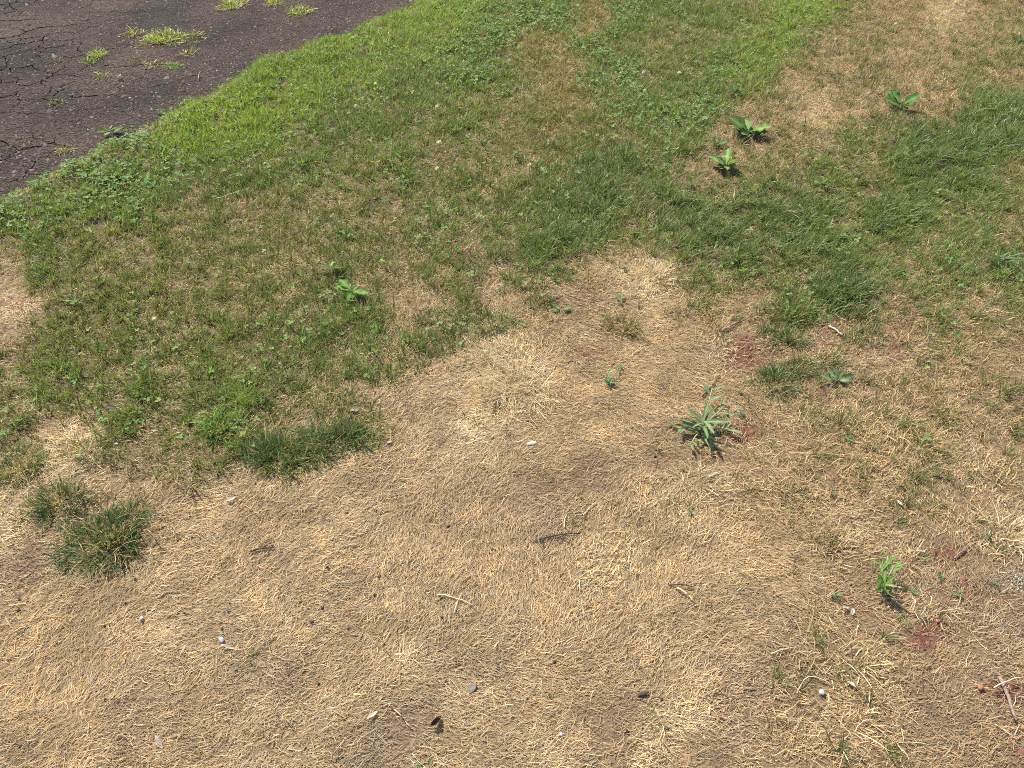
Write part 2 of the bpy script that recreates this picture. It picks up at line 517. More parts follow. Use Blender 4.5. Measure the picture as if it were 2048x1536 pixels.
cc = np.clip(g * np.array([1.16, .98, .84]) * rng.uniform(.9, 1.1, (n, 3)), .02, .6)
me = raw_mesh('asphalt_grit', V.reshape(-1, 3), (OF[None] + (np.arange(n) * 5)[:, None]).ravel(), np.full(n * 4, 3), M_CHIP, np.repeat(cc, 5, 0))
tag(link('asphalt_grit', me), 'loose grey and brown stone grit over the dark asphalt', 'grit', kind='stuff')

# ------------------------------------------------------------------ lawn grass
def lerp_col(c, k):
    return c * k[:, None]
def patchy(x, y):
    return .45 + 1.1 * fbm(x, y, .07, 12.0)
parts = []
# green grass in small clumps
CL = 14.5
x, y = scatter(48e3 / CL * 1.35)
w = cover(x, y)
ed_, uu_ = edge_dist(x, y), project(x, y)[0]
rim = (ed_ < .09) & (vnoise(x, y, .12, 77.0) > np.where(uu_ < 300, .25, .62))
dens = (w @ T_DENS[:, 0]) / CL * .93 * patchy(x, y) * (1 + .28 * streak(x, y)) * (1 - .9 * redness(x, y)) * np.where(rim, .12, 1)
m = rng.random(len(x)) < dens / (48e3 / CL * 1.35)
x, y, w = x[m], y[m], w[m]
nc = len(x)
k_ = rng.poisson(CL, nc).clip(3)
ci = np.repeat(np.arange(nc), k_)
n = len(ci)
rad = np.abs(rng.normal(0, .008, n)); ang = rng.uniform(0, 6.283, n)
bx, by = x[ci] + rad * np.cos(ang), y[ci] + rad * np.sin(ang)
# each blade takes its look from one cover class
cum = np.cumsum(w, 1)[ci]
cls = (rng.random(n)[:, None] > cum).sum(1).clip(0, len(KEYS) - 1)
clen = rng.normal(1, .18, nc).clip(.55, 1.6)
ccol = rng.normal(1, .14, nc).clip(.6, 1.5)
L = T_GLEN[cls] * clen[ci] * rng.normal(1, .25, n).clip(.4, 1.8) * (.7 + .6 * vnoise(bx, by, .13, 3.0))
W = rng.normal(.00185, .00045, n).clip(.0009, .0034) * (.7 + .3 * L / .033) * np.where(rng.random(n) < .06, 1.7, 1.0)
wind = (vnoise(bx, by, .5, 21.0) - .5) * 5.0 + .6
az = np.where(rng.random(n) < .72, ang + rng.normal(0, .6, n), wind + rng.normal(0, .5, n))
lean = (.40 + rad / .008 * .28 + rng.normal(0, .25, n)).clip(0, 1.4)
curl = np.abs(rng.normal(.75, .4, n)) * (L / .05).clip(.5, 1.6)
col = T_GCOL[cls] * ccol[ci][:, None] * rng.normal(1, .16, n).clip(.55, 1.6)[:, None]
hue = rng.normal(0, .10, n)
col = col * np.stack([1 + hue, 1 + hue * .3, 1 - hue], 1)
tip = col * .55 + np.array([.30, .24, .11]) * .45
dead = rng.random(n) < .16
tip = np.where(dead[:, None], np.array([.42, .33, .16]), np.where((rng.random(n) < .5)[:, None], tip, col))
basec = col * .5 + np.array([.26, .22, .10]) * .5
bz = height(bx, by) - .002
wg = rng.normal(0, .35, n)
def two_lods(far_, *a):
    # far blades carry one segment less
    res = []
    for mk, sg in ((~far_, 3), (far_, 2)):
        if not mk.any(): continue
        res.append(blades(*[q[mk] for q in a[:7]], sg, *[q[mk] for q in a[7:]]))
    return merge(res)
g_blades = two_lods(by > .9, np.stack([bx, by, bz], 1), L, W, az, lean, curl, wg, col, tip, basec)
me = raw_mesh('green_grass', *g_blades[:3], M_GREEN, g_blades[3])
tag(link('green_grass', me), 'short living green lawn grass growing across the slope', 'grass', kind='stuff')
NG = n

# standing dry grass between the green
CL = 9
x, y = scatter(17e3 / CL * 1.35)
w = cover(x, y)
dens = (w @ T_DENS[:, 1]) / CL * patchy(x + 3, y) * (1 - .55 * streak(x, y)) * (1 - .7 * redness(x, y)) + 5e3 / CL * (edge_dist(x, y) < .08)
m = rng.random(len(x)) < dens / (17e3 / CL * 1.35)
x, y, w = x[m], y[m], w[m]
nc = len(x)
k_ = rng.poisson(CL, nc).clip(2)
ci = np.repeat(np.arange(nc), k_)
n = len(ci)
rad = np.abs(rng.normal(0, .012, n)); ang = rng.uniform(0, 6.283, n)
bx, by = x[ci] + rad * np.cos(ang), y[ci] + rad * np.sin(ang)
cls = (rng.random(n)[:, None] > np.cumsum(w, 1)[ci]).sum(1).clip(0, len(KEYS) - 1)
L = rng.normal(.033, .012, n).clip(.010, .09)
W = rng.normal(.0014, .0004, n).clip(.0007, .0030)
az = ang + rng.normal(0, .8, n)
lean = (.55 + rad / .012 * .25 + rng.normal(0, .35, n)).clip(0, 1.55)
curl = rng.normal(.8, .6, n)
col = T_DCOL[cls] * rng.normal(1, .20, n).clip(.45, 1.5)[:, None] * rng.normal(1, .12, nc).clip(.7, 1.3)[ci][:, None]
hue = rng.normal(0, .07, n)
col = col * np.stack([1 + hue * .4, 1 - hue * .2, 1 - hue], 1)
brown = rng.random(n) < .14
col = np.where(brown[:, None], col * np.array([.5, .42, .38]), col)
bz = height(bx, by) - .001
s_blades = two_lods(by > 1.2, np.stack([bx, by, bz], 1), L, W, az, lean, curl, rng.normal(0, .7, n), col.clip(0, .85))
me = raw_mesh('dry_grass', *s_blades[:3], M_STRAW, s_blades[3])
tag(link('dry_grass', me), 'loose standing straw coloured dry grass among the green', 'dry grass', kind='stuff')
ND = n

# matted straw lying flat and combed in one direction
mats = []
for PMAX, ya, yb in ((128e3 * 1.3, None, 1.1), (128e3 * 1.3, 1.1, 1.6), (128e3 * 1.3, 1.6, 2.05), (60e3, 2.05, 3.2), (60e3, 3.2, None)):
    x, y = scatter(PMAX, ya, yb)
    w = cover(x, y)
    holes = sstep(.30, .48, fbm(x, y, .05, 55.0)) * .75 + .25
    dens = (w @ T_DENS[:, 2]) * holes * 1.15 * (1 - .85 * redness(x, y)) * (1 - .25 * streak(x, y)) + 40e3 * (edge_dist(x, y) < .03 + .08 * vnoise(x, y, .3, 4.4))
    m = rng.random(len(x)) < dens / PMAX
    mats.append((x[m], y[m], w[m]))
x, y, w = (np.concatenate(q) for q in zip(*mats))
n = len(x)
cls = (rng.random(n)[:, None] > np.cumsum(w, 1)).sum(1).clip(0, len(KEYS) - 1)
flow = .55 + (vnoise(x, y, .40, 14.0) - .5) * 1.7 + (vnoise(x, y, .12, 24.0) - .5) * 1.3
# the flattened crown in the middle of the patch: straw radiating from one root
cxr, cyr = unproj(1040, 740)
rr, ra = np.hypot(x - cxr, y - cyr), np.arctan2(y - cyr, x - cxr)
flow = np.where(rr < .17, ra, flow)
az = flow + rng.normal(0, .55, n) + np.where(rng.random(n) < .35, math.pi, 0)
loose = rng.random(n) < .07
L = rng.lognormal(math.log(.0165), .42, n).clip(.006, .065) * np.where(loose, 1.35, 1.0)
W = rng.lognormal(math.log(.00105), .30, n).clip(.0006, .0028)
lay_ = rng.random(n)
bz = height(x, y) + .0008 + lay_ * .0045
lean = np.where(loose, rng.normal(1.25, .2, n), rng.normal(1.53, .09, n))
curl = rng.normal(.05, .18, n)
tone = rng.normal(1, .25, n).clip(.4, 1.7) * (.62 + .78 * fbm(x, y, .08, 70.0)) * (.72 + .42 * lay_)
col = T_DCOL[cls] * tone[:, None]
hue = rng.normal(0, .07, n) + (fbm(x, y, .3, 81.0) - .5) * .22
col = col * np.stack([1 + hue * .4, 1 - hue * .1, 1 - hue], 1)
grey = rng.random(n) < .10
col = np.where(grey[:, None], col.mean(1, keepdims=True) * np.array([1.05, .95, .8]) * .7, col)
wg, tw = rng.normal(0, 1.1, n), rng.normal(0, .35, n)
lg = L > .026
md = ~lg & (rng.random(n) < .35) & (y < 2.0)
P3 = np.stack([x, y, bz], 1)
col = col.clip(0, .85)
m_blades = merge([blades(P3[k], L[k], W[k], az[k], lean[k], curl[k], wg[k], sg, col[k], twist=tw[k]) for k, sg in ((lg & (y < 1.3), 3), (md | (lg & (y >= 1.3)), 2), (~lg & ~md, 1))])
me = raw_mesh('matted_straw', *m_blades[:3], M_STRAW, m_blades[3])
tag(link('matted_straw', me), 'flattened tan straw matted over the bare patch', 'straw', kind='stuff')
print('BLADES', NG, ND, n, 'tris', (NG + ND + n) * 5)

# white clover leaves through the green (uncountable)
x, y = scatter(4200)
w = cover(x, y)
CD = dict(L=750, C=2400, g=420, d=120, o=130, y=350, s=0, p=0, b=0, t=0, r=0, m=25)
dens = w @ table(CD) * (.35 + 1.2 * sstep(.35, .6, fbm(x, y, .12, 33.0)))
m = rng.random(len(x)) < dens / 4200
x, y = x[m], y[m]
n = len(x)
LF = np.array([(0, 0, 0), (.35, -.33, .10), (.78, -.42, .14), (1.0, -.16, .05), (.93, 0, 0), (1.0, .16, .05), (.78, .42, .14), (.35, .33, .10)])
lx = np.zeros((n, 3, 8, 3))
size = rng.normal(.0085, .002, n).clip(.004, .014)
rot = rng.uniform(0, 6.28, n)
for q in range(3):
    a = rot + q * 2.094 + rng.normal(0, .15, n)
    el = rng.normal(.12, .25, n)
    X, Y, Z = LF[:, 0], LF[:, 1], LF[:, 2]
    dx = X[None] * np.cos(el)[:, None] - Z[None] * np.sin(el)[:, None]
    dz = X[None] * np.sin(el)[:, None] + Z[None] * np.cos(el)[:, None]
    lx[:, q, :, 0] = (dx * np.cos(a)[:, None] - Y[None] * np.sin(a)[:, None]) * size[:, None]
    lx[:, q, :, 1] = (dx * np.sin(a)[:, None] + Y[None] * np.cos(a)[:, None]) * size[:, None]
    lx[:, q, :, 2] = dz * size[:, None]
tilt = rng.normal(0, .25, (n, 2))
for ax in (0, 1):
    lx[..., 2] += lx[..., ax] * tilt[:, ax][:, None, None]
lx += np.stack([x, y, height(x, y) + rng.uniform(.014, .032, n)], 1)[:, None, None, :]
lf = np.array([0, 1, 2, 3, 4, 0, 4, 5, 6, 7])
I = (lf[None] + (np.arange(n * 3) * 8)[:, None]).ravel()
cc = np.array([.145, .225, .062]) * rng.normal(1, .2, n).clip(.6, 1.6)[:, None] * np.stack([rng.normal(1, .12, n), np.ones(n), rng.normal(1, .15, n)], 1)
me = raw_mesh('clover_leaves', lx.reshape(-1, 3), I, np.full(n * 6, 5), M_LEAF, np.repeat(cc, 24, 0))
tag(link('clover_leaves', me), 'low green clover leaves spreading through the lawn near the driveway', 'clover', kind='stuff')

# ------------------------------------------------------------------ loose things: builders
def H1(x, y):
    z = float(height(np.array([x]), np.array([y]))[0])
    if float(lawn_dist(np.array([x]), np.array([y]))[0]) < -.01: z = max(z, DRIVE_Z)
    return z
GRASS_TONES = dict(dark=(.082, .140, .046), green=(.120, .175, .050), lime=(.33, .40, .075), olive=(.150, .165, .052),
                   bright=(.165, .29, .06), straw=(.43, .33, .19), pale=(.54, .43, .27))
def tuft(name, label, cat, u, v, wpx, ratio=.8, dens=32e3, length=.055, tone='dark', group=None, dry=.12, lean=(.1, .95),
         width=.0023, bias=None, rot=0.0, curl=.7, nmin=0):
    length *= .72; width *= .78; dens *= 1.9
    o = ground(u, v)
    rx = wpx / 2 / scale_at(u, v)
    ry = rx * ratio
    n = max(nmin, int(math.pi * rx * ry * dens))
    rr = np.sqrt(rng.random(n)); a = rng.uniform(0, 6.283, n)
    rr *= .55 + .9 * vnoise(np.cos(a) * 1.6 + u, np.sin(a) * 1.6 + v, 1.0)
    rr = np.where(rng.random(n) < .13, rr * 1.5, rr)
    lx, ly = rr * np.cos(a) * rx, rr * np.sin(a) * ry
    lx, ly = lx * math.cos(rot) - ly * math.sin(rot), lx * math.sin(rot) + ly * math.cos(rot)
    x, y = o.x + lx, o.y + ly
    z = np.maximum(height(x, y), np.where(lawn_dist(x, y) < -.01, DRIVE_Z, -9)) - .002
    az = np.arctan2(ly, lx) + rng.normal(0, 1.0, n)
    if bias is not None:
        az = np.where(rng.random(n) < .55, bias + rng.normal(0, .7, n), az)
    L = rng.normal(length, length * .3, n).clip(length * .3, length * 1.8) * (1.1 - .3 * rr) * (.55 + .9 * vnoise(x, y, .025, 5.5))
    ln = (lean[0] + (lean[1] - lean[0]) * rr + rng.normal(0, .18, n)).clip(0, 1.6)
    c0 = np.array(GRASS_TONES[tone])
    col = c0 * rng.normal(1, .2, n).clip(.5, 1.6)[:, None]
    hue = rng.normal(0, .09, n)
    col = col * np.stack([1 + hue, 1 + hue * .3, 1 - hue], 1)
    dm = rng.random(n) < dry
    col = np.where(dm[:, None], np.array([.46, .34, .16]) * rng.normal(1, .2, n).clip(.6, 1.4)[:, None], col)
    tip = np.where((rng.random(n) < .16)[:, None], np.array([.40, .32, .15]), col)
    W = rng.normal(width, width * .2, n).clip(width * .5, width * 1.6)
    B = blades(np.stack([x - o.x, y - o.y, z - o.z], 1), L, W, az, ln, np.abs(rng.normal(curl, .35, n)), rng.normal(0, .4, n), 4, col, tip,
               col * .5 + np.array([.26, .21, .10]) * .5)
    me = raw_mesh(name, *B[:3], M_STRAW if tone in ('straw', 'pale') else M_GREEN, B[3])
    return tag(link(name, me, None, o), label, cat, group)

def leaf_data(L, W, col, rib, cup=.18, droop=.5, stalk=.18, rows=8, wav=.0, pw=1.0):
    """one leaf along +X: petiole, blade with a raised rib and soft side waves"""
    V, C = [], []
    for i in range(rows + 1):
        t = i / rows
        s = max(0.0, (t - stalk) / (1 - stalk))
        w = W * .5 * (math.sin(math.pi * min(1, s ** .8) ) ** pw) if s > 0 else 0
        w = max(w, W * .035 if t < .95 else 0)
        th = droop * (t - .35)
        x, z = L * t, L * (.10 * t - droop * .22 * t * t)
        k = wav * math.sin(i * 2.3)
        for q in (-1, -.5, 0, .5, 1):
            V.append((x, w * q, z + cup * w * abs(q) * 1.2 + k * w * q))
            C.append([c * (1 + .12 * math.sin(i * 1.9 + q)) for c in (rib if q == 0 else col)])
    I, S = [], []
    for i in range(rows):
        for q in range(4):
            b = i * 5 + q
            I += [b, b + 5, b + 6, b + 1]; S.append(4)
    return np.array(V), np.array(I), np.array(S), np.array(C)
def leaf_obj(parent, L, W, col, az, elev, loc=(0, 0, 0), name='leaf', roll=0.0, **kw):
    rib = tuple(min(1, c * 1.6 + .03) for c in col)
    v, i, s_, c = leaf_data(L, W, col, rib, **kw)
    me = raw_mesh(name, v, i, s_, M_LEAF, c)
    o = link(name, me, parent, loc)
    o.rotation_euler = (roll, -elev, az)
    return o
def rosette(name, label, cat, u, v, dpx, nleaf, wl=.5, elev=(.1, .5), col=(.10, .18, .05), group=None, azs=None, lift=.008, lens=None, **kw):
    elev = (elev[0] * .5 + .14, elev[1] * .5 + .12); lift = min(max(.006, lift - .014), .012); dpx *= .86; col = tuple(c * .74 for c in col)
    o = ground(u, v); o.z += lift
    e = empty(name, o)
    L0 = dpx / 2 / scale_at(u, v)
    for k in range(nleaf):
        a = azs[k] if azs else k * 2.4 + random.gauss(0, .35)
        L = L0 * (lens[k] if lens else random.uniform(.5, 1.12))
        f = k / max(1, nleaf - 1)
        el = elev[0] + (elev[1] - elev[0]) * f * .85 + random.gauss(0, .12)
        vj = random.uniform(.65, 1.25)
        leaf_obj(e, L, L * wl * random.uniform(.85, 1.15), tuple(c * vj for c in col), a, el, (0, 0, .002 * k), roll=random.gauss(0, .35), wav=random.uniform(0, .5), droop=random.uniform(.1, .6), **kw)
    return tag(e, label, cat, group)
def tube(pts, r0, r1, sides=6):
    pts = [Vector(p) for p in pts]
    V, F = [], []
    for i, p in enumerate(pts):
        d = (pts[min(i + 1, len(pts) - 1)] - pts[max(i - 1, 0)]).normalized()
        a = d.orthogonal().normalized(); b = d.cross(a)
        r = (r0 + (r1 - r0) * i / (len(pts) - 1)) * random.uniform(.88, 1.12)
        for k in range(sides):
            t = 6.2832 * k / sides
            V.append(p + (a * math.cos(t) + b * math.sin(t)) * r)
        if i:
            for k in range(sides):
                F.append(((i - 1) * sides + k, (i - 1) * sides + (k + 1) % sides, i * sides + (k + 1) % sides, i * sides + k))
    F.append(tuple(range(sides))[::-1]); F.append(tuple(range((len(pts) - 1) * sides, len(pts) * sides)))
    return V, F
def mesh_obj(name, V, F, mat, parent=None, loc=None, smooth=True):
    me = bpy.data.meshes.new(name); me.from_pydata([tuple(p) for p in V], [], F); me.materials.append(mat)
    for pl in me.polygons: pl.use_smooth = smooth
    me.update()
    return link(name, me, parent, loc)
M_TWIG = hard_material('dark_twig_bark', (.035, .025, .018), (.10, .07, .05), 220, .9)
M_TWIG2 = hard_material('grey_brown_twig_bark', (.15, .105, .08), (.32, .24, .19), 200, .9)
M_STEM = hard_material('dry_stem', (.42, .32, .18), (.66, .54, .35), 120, .7)
M_WHITE = hard_material('white_stone', (.28, .265, .235), (.44, .42, .385), 150, .75)
M_CHALK = hard_material('pale_wood', (.32, .285, .22), (.47, .43, .36), 150, .8)
M_GREYST = hard_material('grey_stone', (.10, .085, .07), (.19, .16, .13), 120, .85)
M_REDST = hard_material('red_clod', (.18, .06, .04), (.36, .15, .10), 120, .95)
M_DARK = hard_material('dark_pellet', (.02, .016, .013), (.06, .046, .036), 300, .9)
M_BROWNLF = leaf_material('dead_leaf', .15, .6, .2, (.10, .05, .034), .5, 90)
M_PALELF = leaf_material('bleached_leaf', .2, .6, .2, (.46, .39, .31), .3, 120)
M_PETAL = leaf_material('clover_petal', .35, .6, .2, (.74, .72, .60), .2, 200)
M_GSTEM = leaf_material('weed_stem', .1, .5, .25, (.24, .30, .14), .25, 90)

def stick(name, label, cat, p0, p1, r_mm, mat, bend=.06, fork=None, group=None, lift=.010, n=7):
    a, b = ground(*p0), ground(*p1)
    c = (a + b) / 2
    side = Vector((-(b - a).y, (b - a).x, 0))
    pts = []
    for i in range(n):
        t = i / (n - 1)
        p = a.lerp(b, t) + side * (bend * math.sin(math.pi * t) + random.gauss(0, .012))
        pts.append((p.x - c.x, p.y - c.y, H1(p.x, p.y) - c.z + lift + random.gauss(0, .0008)))
    V, F = tube(pts, r_mm / 1000, r_mm / 1000 * .55)
    if fork:
        for t, du, dv in fork:
            q = Vector(pts[int(t * (n - 1))])
            g = ground(p0[0] + (p1[0] - p0[0]) * t + du, p0[1] + (p1[1] - p0[1]) * t + dv) - c
            g.z = q.z + .004
            m_ = q.lerp(g, .5) + Vector((random.gauss(0, .002), random.gauss(0, .002), .002))
            v2, f2 = tube([q, m_, g], r_mm / 1000 * .6, r_mm / 1000 * .3)
            off = len(V); V += v2; F += [tuple(i + off for i in f) for f in f2]
    return tag(mesh_obj(name, V, F, mat, None, c), label, cat, group)
def lump_mesh(name, r, mat, seed, flat=(1, 1, .7), rough=.35, sub=2):
    import bmesh
    bm = bmesh.new(); bmesh.ops.create_icosphere(bm, subdivisions=sub, radius=1)
    for v_ in bm.verts:
        d = 1 + rough * mnoise.noise(v_.co * 1.3 + Vector((seed * 7.1, seed, 0))) + rough * .4 * mnoise.noise(v_.co * 3.7 + Vector((seed, 0, 3)))
        v_.co = Vector((v_.co.x * flat[0], v_.co.y * flat[1], v_.co.z * flat[2])) * d * r
    me = bpy.data.meshes.new(name); bm.to_mesh(me); bm.free(); me.materials.append(mat)
    for pl in me.polygons: pl.use_smooth = True
    return me
def lump(name, label, cat, u, v, wpx, mat, flat=(1, 1, .7), rough=.35, rot=None, lift=.35, group=None):
    o = ground(u, v)
    r = wpx / 2 / scale_at(u, v)
    ob = link(name, lump_mesh(name, r, mat, u * .37 + v, flat, rough), None, o + Vector((0, 0, .007 + r * flat[2] * lift)))
    ob.rotation_euler = (random.gauss(0, .15), random.gauss(0, .15), rot if rot is not None else random.uniform(0, 6))
    return tag(ob, label, cat, group)
def curled_leaf(name, label, cat, u, v, wpx, mat, curl=1.6, wl=.5, az=0.0, group=None):
    o = ground(u, v); o.z += .012
    L = wpx / scale_at(u, v)
    V, F = [], []
    R, Cn = 9, 7
    for i in range(R + 1):
        t = i / R
        w = L * wl * .5 * math.sin(math.pi * (t * .93 + .04)) ** .7
        for j in range(Cn):
            q = j / (Cn - 1) * 2 - 1
            a = q * curl * .5
            rad = w / max(curl * .5, .2)
            V.append((L * (t - .5), rad * math.sin(a), rad * (1 - math.cos(a)) + L * .12 * math.sin(t * 4 + 1) + random.gauss(0, L * .01)))
    for i in range(R):
        for j in range(Cn - 1):
            b = i * Cn + j
            F.append((b, b + 1, b + Cn + 1, b + Cn))
    ob = mesh_obj(name, V, F, mat, None, o)
    ob.rotation_euler = (random.gauss(0, .2), random.gauss(0, .15), az)
    return tag(ob, label, cat, group)

# ------------------------------------------------------------------ grass tufts that stand on their own
TG = 'separate green grass tufts around the bare patch'
T = lambda *a, **k: tuft('grass_tuft', a[0], 'grass tuft', *a[1:], group=TG, **k)
T('largest dark green grass tuft standing alone at the lower left', 212, 1078, 165, .85, length=.062, dens=26e3, width=.0026, dry=.2)
T('dark green grass tuft just above and left of the largest tuft', 118, 1008, 110, .75, length=.052, width=.0025, dens=24e3, dry=.22)
T('grass tuft cut by the left edge below the lawn', 30, 940, 110, .8, length=.055, tone='green', dry=.25)
T('round dark tuft at the lower end of the tuft chain above the grey-leaved weed', 1552, 768, 80, .9, length=.055)
T('tuft joining the round dark tuft on its upper right', 1598, 738, 70, .8, length=.045)
T('small tuft right above the grey-leaved rosette weed', 1660, 722, 55, .8, length=.045)
T('small tuft beside the pale split stick on the right', 1738, 672, 68, .6, length=.045, dry=.25)
T('tuft above the tuft beside the pale split stick', 1745, 632, 72, .6, length=.045, dry=.2)
T('left of two tufts over the red soil right of centre', 1533, 672, 45, .9, length=.045)
T('right of two tufts over the red soil right of centre', 1588, 682, 60, .9, length=.048)
T('wide dark tuft above the tuft chain on the right', 1690, 588, 115, .8, length=.065, width=.0026)
T('loose tuft left of the wide dark tuft', 1590, 630, 110, .7, length=.05, dry=.25, tone='green', dens=24e3)
T('long dark tuft ridge along the upper edge of the tan patch', 560, 912, 160, .55, length=.055, dens=30e3)
T('middle of the long dark tuft ridge above the tan patch', 630, 898, 150, .5, length=.05, dens=26e3, dry=.2)
T('right end of the long dark tuft ridge above the tan patch', 690, 880, 140, .55, length=.055, dens=30e3)
T('dark tuft at the top corner of the bare patch', 985, 648, 90, .7, length=.05, tone='green')
T('tuft left of the two-leaved plantain in the bare patch', 1078, 606, 70, .6, length=.045, tone='green', dry=.25)
T('olive tuft above the small blue-green star weed', 1245, 655, 80, .7, length=.05, tone='olive', dry=.3, dens=22e3)
T('bright green coarse grass tuft in the lawn over the tan patch', 440, 860, 75, 1.0, length=.06, tone='bright', dry=.0, dens=16e3, width=.0042)
T('pale green coarse blades below the bright tuft in the lawn', 478, 884, 40, .6, length=.035, tone='lime', dry=.1, dens=12e3, width=.004)
T('tuft with straw at its foot left of the pale strip', 160, 900, 60, .7, length=.05, tone='green', dry=.35, dens=20e3)
T('thin olive tuft standing in straw on the right side', 1840, 905, 110, .6, length=.05, tone='olive', dry=.4, dens=9e3)
T('thin olive tuft right of the largest weed', 1690, 850, 110, .5, length=.05, tone='olive', dry=.4, dens=8e3)
T('thin olive tuft between straw clumps at middle right', 1840, 1020, 70, .6, length=.05, tone='olive', dry=.5, dens=12e3)
T('thin dark tuft near the right border at middle height', 1890, 830, 70, .6, length=.05, tone='olive', dry=.35, dens=12e3)
T('low green tuft below the largest weed', 1600, 1000, 90, .5, length=.035, tone='green', dry=.3, dens=8e3)

SG = 'dry straw tufts in and around the bare patch'
D = lambda *a, **k: tuft('straw_tuft', a[0], 'straw tuft', *a[1:], group=SG, dry=0.0, **k)
D('pale flattened straw crown in the middle of the bare patch', 1035, 770, 170, .9, dens=16e3, length=.085, tone='pale', lean=(.8, 1.4), bias=3.5, width=.0019, curl=.25)
D('pale straw fringe above the flattened crown', 985, 715, 120, .6, dens=14e3, length=.07, tone='pale', lean=(.7, 1.3), bias=3.0, width=.0019, curl=.35)
D('upright dry straw clump left of the thin tufts', 1665, 1090, 75, .7, dens=26e3, length=.06, tone='straw', lean=(.05, .9), width=.0022)
D('dry clump with broad bleached blades at lower right', 1710, 1325, 210, .8, dens=5e3, length=.052, tone='pale', lean=(.9, 1.5), width=.0030, curl=.9)
D('pale dry clump below the largest weed', 1395, 965, 120, .6, dens=9e3, length=.06, tone='pale', lean=(.4, 1.3), width=.0022)
D('pale dry clump above the olive tuft', 1300, 560, 120, .7, dens=12e3, length=.055, tone='pale', lean=(.4, 1.2), width=.0022)
D('straw clump fanning out left of the red soil at right', 1812, 1122, 90, .6, dens=9e3, length=.065, tone='straw', lean=(.6, 1.4), width=.0022)
D('straw clump at the right border above the blue grey patch', 2015, 1070, 110, .7, dens=12e3, length=.06, tone='pale', lean=(.3, 1.2), width=.0025)
D('straw clump below the row of tiny rosettes', 1860, 1225, 120, .5, dens=7e3, length=.055, tone='pale', lean=(.6, 1.4), width=.0024)
D('curled bleached straw clump at the lower right foot', 1690, 1450, 220, .6, dens=5e3, length=.05, tone='pale', lean=(.8, 1.5), width=.003, curl=.9)
D('straw clump near the small white stone on the right', 1590, 1300, 160, .6, dens=4e3, length=.05, tone='straw', lean=(.7, 1.5), width=.0026, curl=.8)
D('pale straw strip clump left of the lowest lawn tufts', 150, 905, 110, .8, dens=12e3, length=.045, tone='pale', lean=(.5, 1.3), width=.002, rot=.6)
D('pale straw clump beside the red soil near the grey stick', 1440, 700, 90, .8, dens=10e3, length=.05, tone='pale', lean=(.6, 1.4), width=.002)

# green sprouts in the matted straw
PG = 'tiny green sprouts in the matted straw'
S_ = lambda *a, **k: tuft('grass_sprout', a[0], 'sprout', *a[1:], ratio=.8, dens=0, group=PG, dry=.1, **k)
S_('green sprout right of the curled brown leaf', 1030, 1450, 30, nmin=9, length=.035, tone='green', width=.004, lean=(.4, 1.3))
S_('fine green sprout right of the sprout by the brown leaf', 1095, 1447, 24, nmin=10, length=.024, tone='olive', width=.002)
S_('faint green sprout above the lower right straw', 1212, 1275, 30, nmin=8, length=.026, tone='olive', width=.002)
S_('left of two close faint sprouts near the bent pale twig', 1305, 1252, 26, nmin=8, length=.025, tone='olive', width=.002)
S_('right of two close faint sprouts near the bent pale twig', 1335, 1248, 18, nmin=7, length=.022, tone='green', width=.002)
S_('single green sprout left of the broad bleached clump', 1461, 1258, 12, nmin=4, length=.022, tone='green', width=.003)
S_('tiny sprout at the bottom right of the yellowish spot', 1430, 1482, 18, nmin=6, length=.018, tone='green', width=.003)
S_('green sprout at the bottom edge', 850, 1530, 24, nmin=7, length=.03, tone='bright', width=.004)
S_('green blades inside the broad bleached clump', 1700, 1345, 40, nmin=16, length=.06, tone='olive', width=.003, lean=(.3, .9))
S_('green sprout under the thin olive tufts on the left', 1520, 1012, 30, nmin=14, length=.025, tone='green', width=.003)
S_('green sprout under the thin olive tufts on the right', 1568, 1022, 26, nmin=10, length=.02, tone='bright', width=.003)

# grass growing out of the driveway
DG = 'grass clumps growing out of the driveway'
W_ = lambda *a, **k: tuft('grass_clump', a[0], 'grass clump', *a[1:], group=DG, **dict(dict(tone='lime', dry=.15, lean=(.3, 1.35), width=.0034, length=.05, dens=6e3, ratio=1.0), **k))
W_('largest sunlit grass clump on the driveway', 325, 78, 80, length=.065, dens=9e3)
W_('sparse right wing of the largest driveway clump', 385, 76, 60, dens=4e3, dry=.3)
W_('yellowish clump left of the largest driveway clump', 270, 68, 42, dens=4.5e3, dry=.35)
W_('compact bright clump below the largest driveway clump', 346, 134, 36, dens=18e3, tone='bright', length=.035)
W_('trailing blades left of the compact bright clump', 312, 130, 46, dens=4e3, ratio=.6)
W_('two-part grass clump on the left half of the driveway', 195, 112, 34, dens=12e3)
W_('lower left piece of the two-part driveway clump', 182, 124, 26, dens=12e3, tone='bright')
W_('small dull clump among the cracks', 112, 122, 24, dens=8e3, tone='olive')
W_('tiny upright clump below the two-part clump', 205, 152, 26, dens=5e3)
W_('tiny clump between the bright clumps', 270, 120, 22, dens=7e3, tone='olive')
W_('thin clump to the right of the compact bright clump', 378, 108, 30, dens=6e3)
W_('low dull clump lying along a crack near the lawn', 112, 206, 50, dens=8e3, tone='olive', ratio=.7, length=.03)
W_('yellowish strands above the lawn corner of the driveway', 230, 186, 32, dens=4e3, tone='olive', length=.03)
W_('clump at the top edge of the photo over the driveway', 462, 12, 58, dens=8e3, length=.06)
W_('bright clump at the top edge right of the first', 548, 8, 40, dens=9e3)
W_('rounded clump below the top edge near the lawn', 597, 24, 56, dens=11e3, length=.04)
W_('faint clump at the far left of the cracked asphalt', 62, 200, 24, dens=5e3, tone='olive', length=.03)
W_('low faint clump closest to the lower left lawn corner', 40, 290, 44, dens=5e3, tone='olive', length=.028)
W_('small clump at the driveway rim beside the lawn clover', 130, 302, 28, dens=9e3, tone='lime', length=.035)

